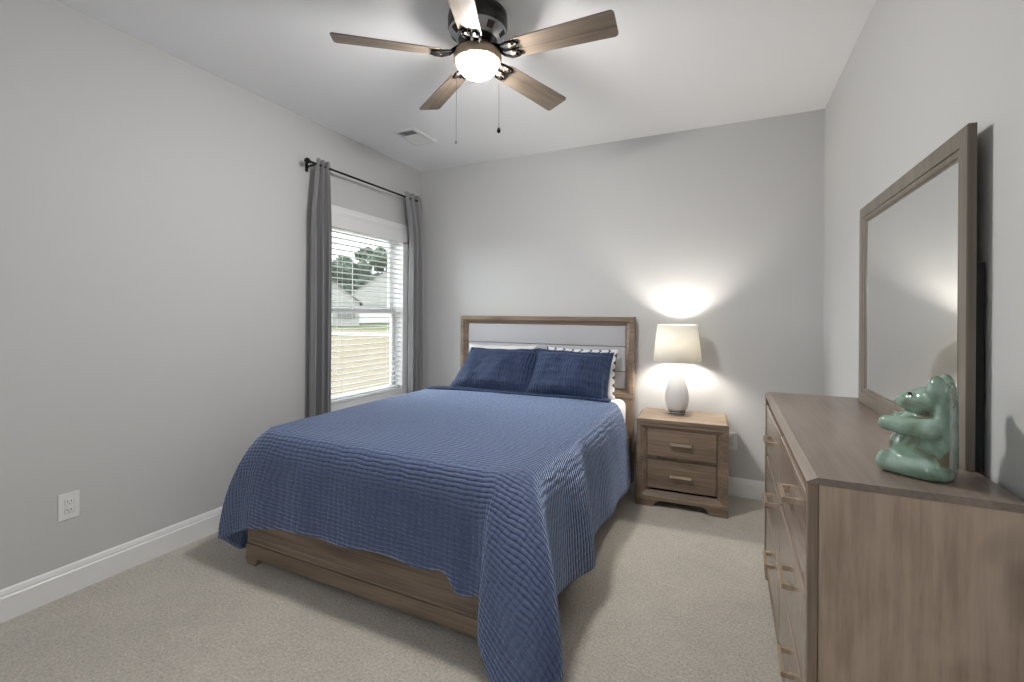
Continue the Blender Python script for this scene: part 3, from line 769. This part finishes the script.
# ceiling vent
vent = thing('ceiling_vent', 'white louvred air vent on the ceiling near the window wall', 'vent', (.512, -.765, H_))
b = B(); frame(b, (-.105, -.155, 0), (1, 0, 0), (0, 1, 0), (0, 0, -1), .21, .31, [(0, 0), (0, .007), (.006, .013), (.028, .013), (.03, .0)])
obj('grille_frame', b, M['plastic'], vent)
b = B(); box(b, -.076, .076, -.126, .126, -.0015, 0); obj('duct_shade', b, plain('vent_shadow', (.12, .12, .12, 1), .8), vent)  # flat sheet, its dark colour stands in for shade inside the vent
b = B()
for i in range(12):
    y = -.122+i*.021
    if i < 4: prism(b, [(y, -.0085), (y+.006, -.0015), (y+.0075, -.0025), (y+.0015, -.0092)], 'x', -.077, .077)
    else: prism(b, [(y, -.002), (y+.019, -.0085), (y+.0205, -.0075), (y+.0015, -.0012)], 'x', -.077, .077)
obj('louvres', b, M['plastic'], vent)

# outlets
def outlet(label, loc, rz):
    o = thing('wall_outlet', label, 'outlet', loc, rz, 'white wall outlets')
    boxo('plate', (-.039, .039, -.006, 0, -.062, .062), M['plastic'], o, .003)
    for z in (.02, -.02):
        b = B(); box(b, -.017, .017, -.0085, -.004, z-.014, z+.014, bev=.005); s = obj('socket', b, M['plastic'], o)
        b = B()
        for dx in (-.0065, .0065): box(b, dx-.0012, dx+.0012, -.0092, -.008, z-.001, z+.008)
        lathe(b, [(0, -.0005), (.0022, -.0005), (.0022, .0005), (0, .0005)], 10); 
        for v in b.verts:
            if abs(v.co.z) <= .0006 and abs(v.co.y) <= .0023: v.co = Vector((v.co.x, -.0086+v.co.z, z-.008+v.co.y))
        obj('slots', b, M['darkgap'], s)
    return o
outlet('white duplex outlet low on the bare left wall', (0, -2.681, .41), math.radians(90))
outlet('white duplex outlet low on the wall just right of the nightstand', (2.815, 0, .40), 0)

# ------------------------------------------------------------------ outside the window
GZ = -.35
def ray(u, dist):      # a point at ground distance dist along the direction seen at column u
    a = (u-512)/FPX; d = Vector((fw.x+rt.x*a, fw.y+rt.y*a, 0)); return Vector((CAM.x, CAM.y, 0))+d*dist
M['lawn'] = plain('dry_lawn', (.185, .155, .108, 1), .95, var=.18, vscale=1.5, spec=.1)
M['grass'] = plain('green_grass', (.11, .135, .05, 1), .95, var=.2, vscale=.6, spec=.1)
M['road'] = plain('pale_concrete', (.25, .245, .24, 1), .9, var=.06)
M['siding'] = plain('pale_siding', (.42, .415, .40, 1), .8, var=.04)
M['shingle'] = plain('pale_grey_shingle', (.16, .157, .152, 1), .9, var=.1, vscale=8)
M['leaf'] = plain('tree_foliage', (.05, .085, .055, 1), .8, var=.35, vscale=2.5)
M['bark'] = plain('tree_bark', (.12, .09, .07, 1), .9)
def strip(name, d0, d1, mat, z):
    b = B(); us = (-160, 200, 360, 470)
    A = [b.verts.new((*ray(u, d0)[:2], z)) for u in us]; C_ = [b.verts.new((*ray(u, d1)[:2], z)) for u in us]
    for i in range(3): b.faces.new((A[i], A[i+1], C_[i+1], C_[i]))
    return struct(name, b, mat)
b = B(); A = [b.verts.new((x, y, GZ)) for x, y in ((-.15, -60), (-.15, 120), (-160, 120), (-160, -60))]; b.faces.new(A)
o = struct('ground', b, M['lawn'])
strip('grass_strip', 46, 200, M['grass'], GZ+.02); strip('road', 33, 39, M['road'], GZ+.02); strip('far_road', 56, 62, M['road'], GZ+.04)
def house(label, u, dist, wid, dep, hw, hr, rz):
    p = ray(u, dist); t = thing('house', label, 'house', (p.x, p.y, GZ), rz, 'pale houses across the road')
    b = B(); box(b, -wid/2, wid/2, -dep/2, dep/2, 0, hw)
    for s in (-1, 1): prism(b, [(-wid/2, hw), (wid/2, hw), (0, hw+hr)], 'y', s*dep/2-.1, s*dep/2+.1)
    obj('walls', b, M['siding'], t)
    b = B(); e = .4
    prism(b, [(-wid/2-e, hw-e*hr/wid*2), (0, hw+hr), (wid/2+e, hw-e*hr/wid*2), (wid/2+e, hw-e*hr/wid*2+.2), (0, hw+hr+.22), (-wid/2-e, hw-e*hr/wid*2+.2)], 'y', -dep/2-e, dep/2+e)
    obj('roof', b, M['shingle'], t)
    b = B(); box(b, -wid*.3, wid*.05, -dep/2-.15, -dep/2+.05, .1, 2.3, bev=.03); obj('garage_door', b, M['trim'], t)
    for x in (wid*.2, wid*.36):
        b = B(); box(b, x-.5, x+.5, -dep/2-.12, -dep/2+.05, 1.0, 2.4, bev=.03); obj('house_window', b, M['road'], t)
    return t
ang = YAW+math.radians(18)
house('pale gabled house seen through the window at its near curtain side', 330, 60, 7.0, 9, 3.0, 2.7, ang+.05)
house('pale house with a long rising roof seen through the window centre', 388, 76, 15.0, 10, 2.9, 5.4, ang-.1)
def tree(u, dist, ht, rad, seed, label):
    rnd = random.Random(seed); p = ray(u, dist); t = thing('tree', label, 'tree', (p.x, p.y, GZ), 0, 'dark trees behind the houses')
    obj('trunk', tube(B(), [(0, 0, 0), (.1, 0, ht*.3), (0, .1, ht*.7)], [.35, .28, .12], 8), M['bark'], t, True)
    b = B()
    for i in range(26):
        a = rnd.uniform(0, 2*PI); h = rnd.uniform(.22, .95); rr = rad*math.sqrt(rnd.random())*(1-.55*abs(h-.45))
        s = rad*rnd.uniform(.26, .46)*(1.15-.5*h)
        m = Matrix.Translation((rr*math.cos(a), rr*math.sin(a), ht*h)) @ Matrix.Diagonal((s, s, s*.85, 1))
        r = bmesh.ops.create_icosphere(b, subdivisions=3, radius=1, matrix=m)
        for v in r['verts']:
            k = noise.noise(v.co*1.3)*.45+noise.noise(v.co*3.1)*.3; v.co += (v.co-m.translation).normalized()*s*k
    obj('crown', b, M['leaf'], t)
for i, (u, d, h, r, lb) in enumerate((
    (331, 84, 13.4, 4.0, 'dark tree rising behind the gabled house at the near curtain side'), (343, 112, 16.0, 4.4, 'dark tree filling the gap between the two houses'),
    (356, 96, 14.0, 3.8, 'dark tree behind the low end of the long rising roof'), (371, 132, 20.5, 5.6, 'tallest dark tree above the long rising roof'),
    (390, 112, 18, 5, 'dark tree behind the window sash at the far curtain side'))):
    tree(u, d, h, r, 20+i, lb)
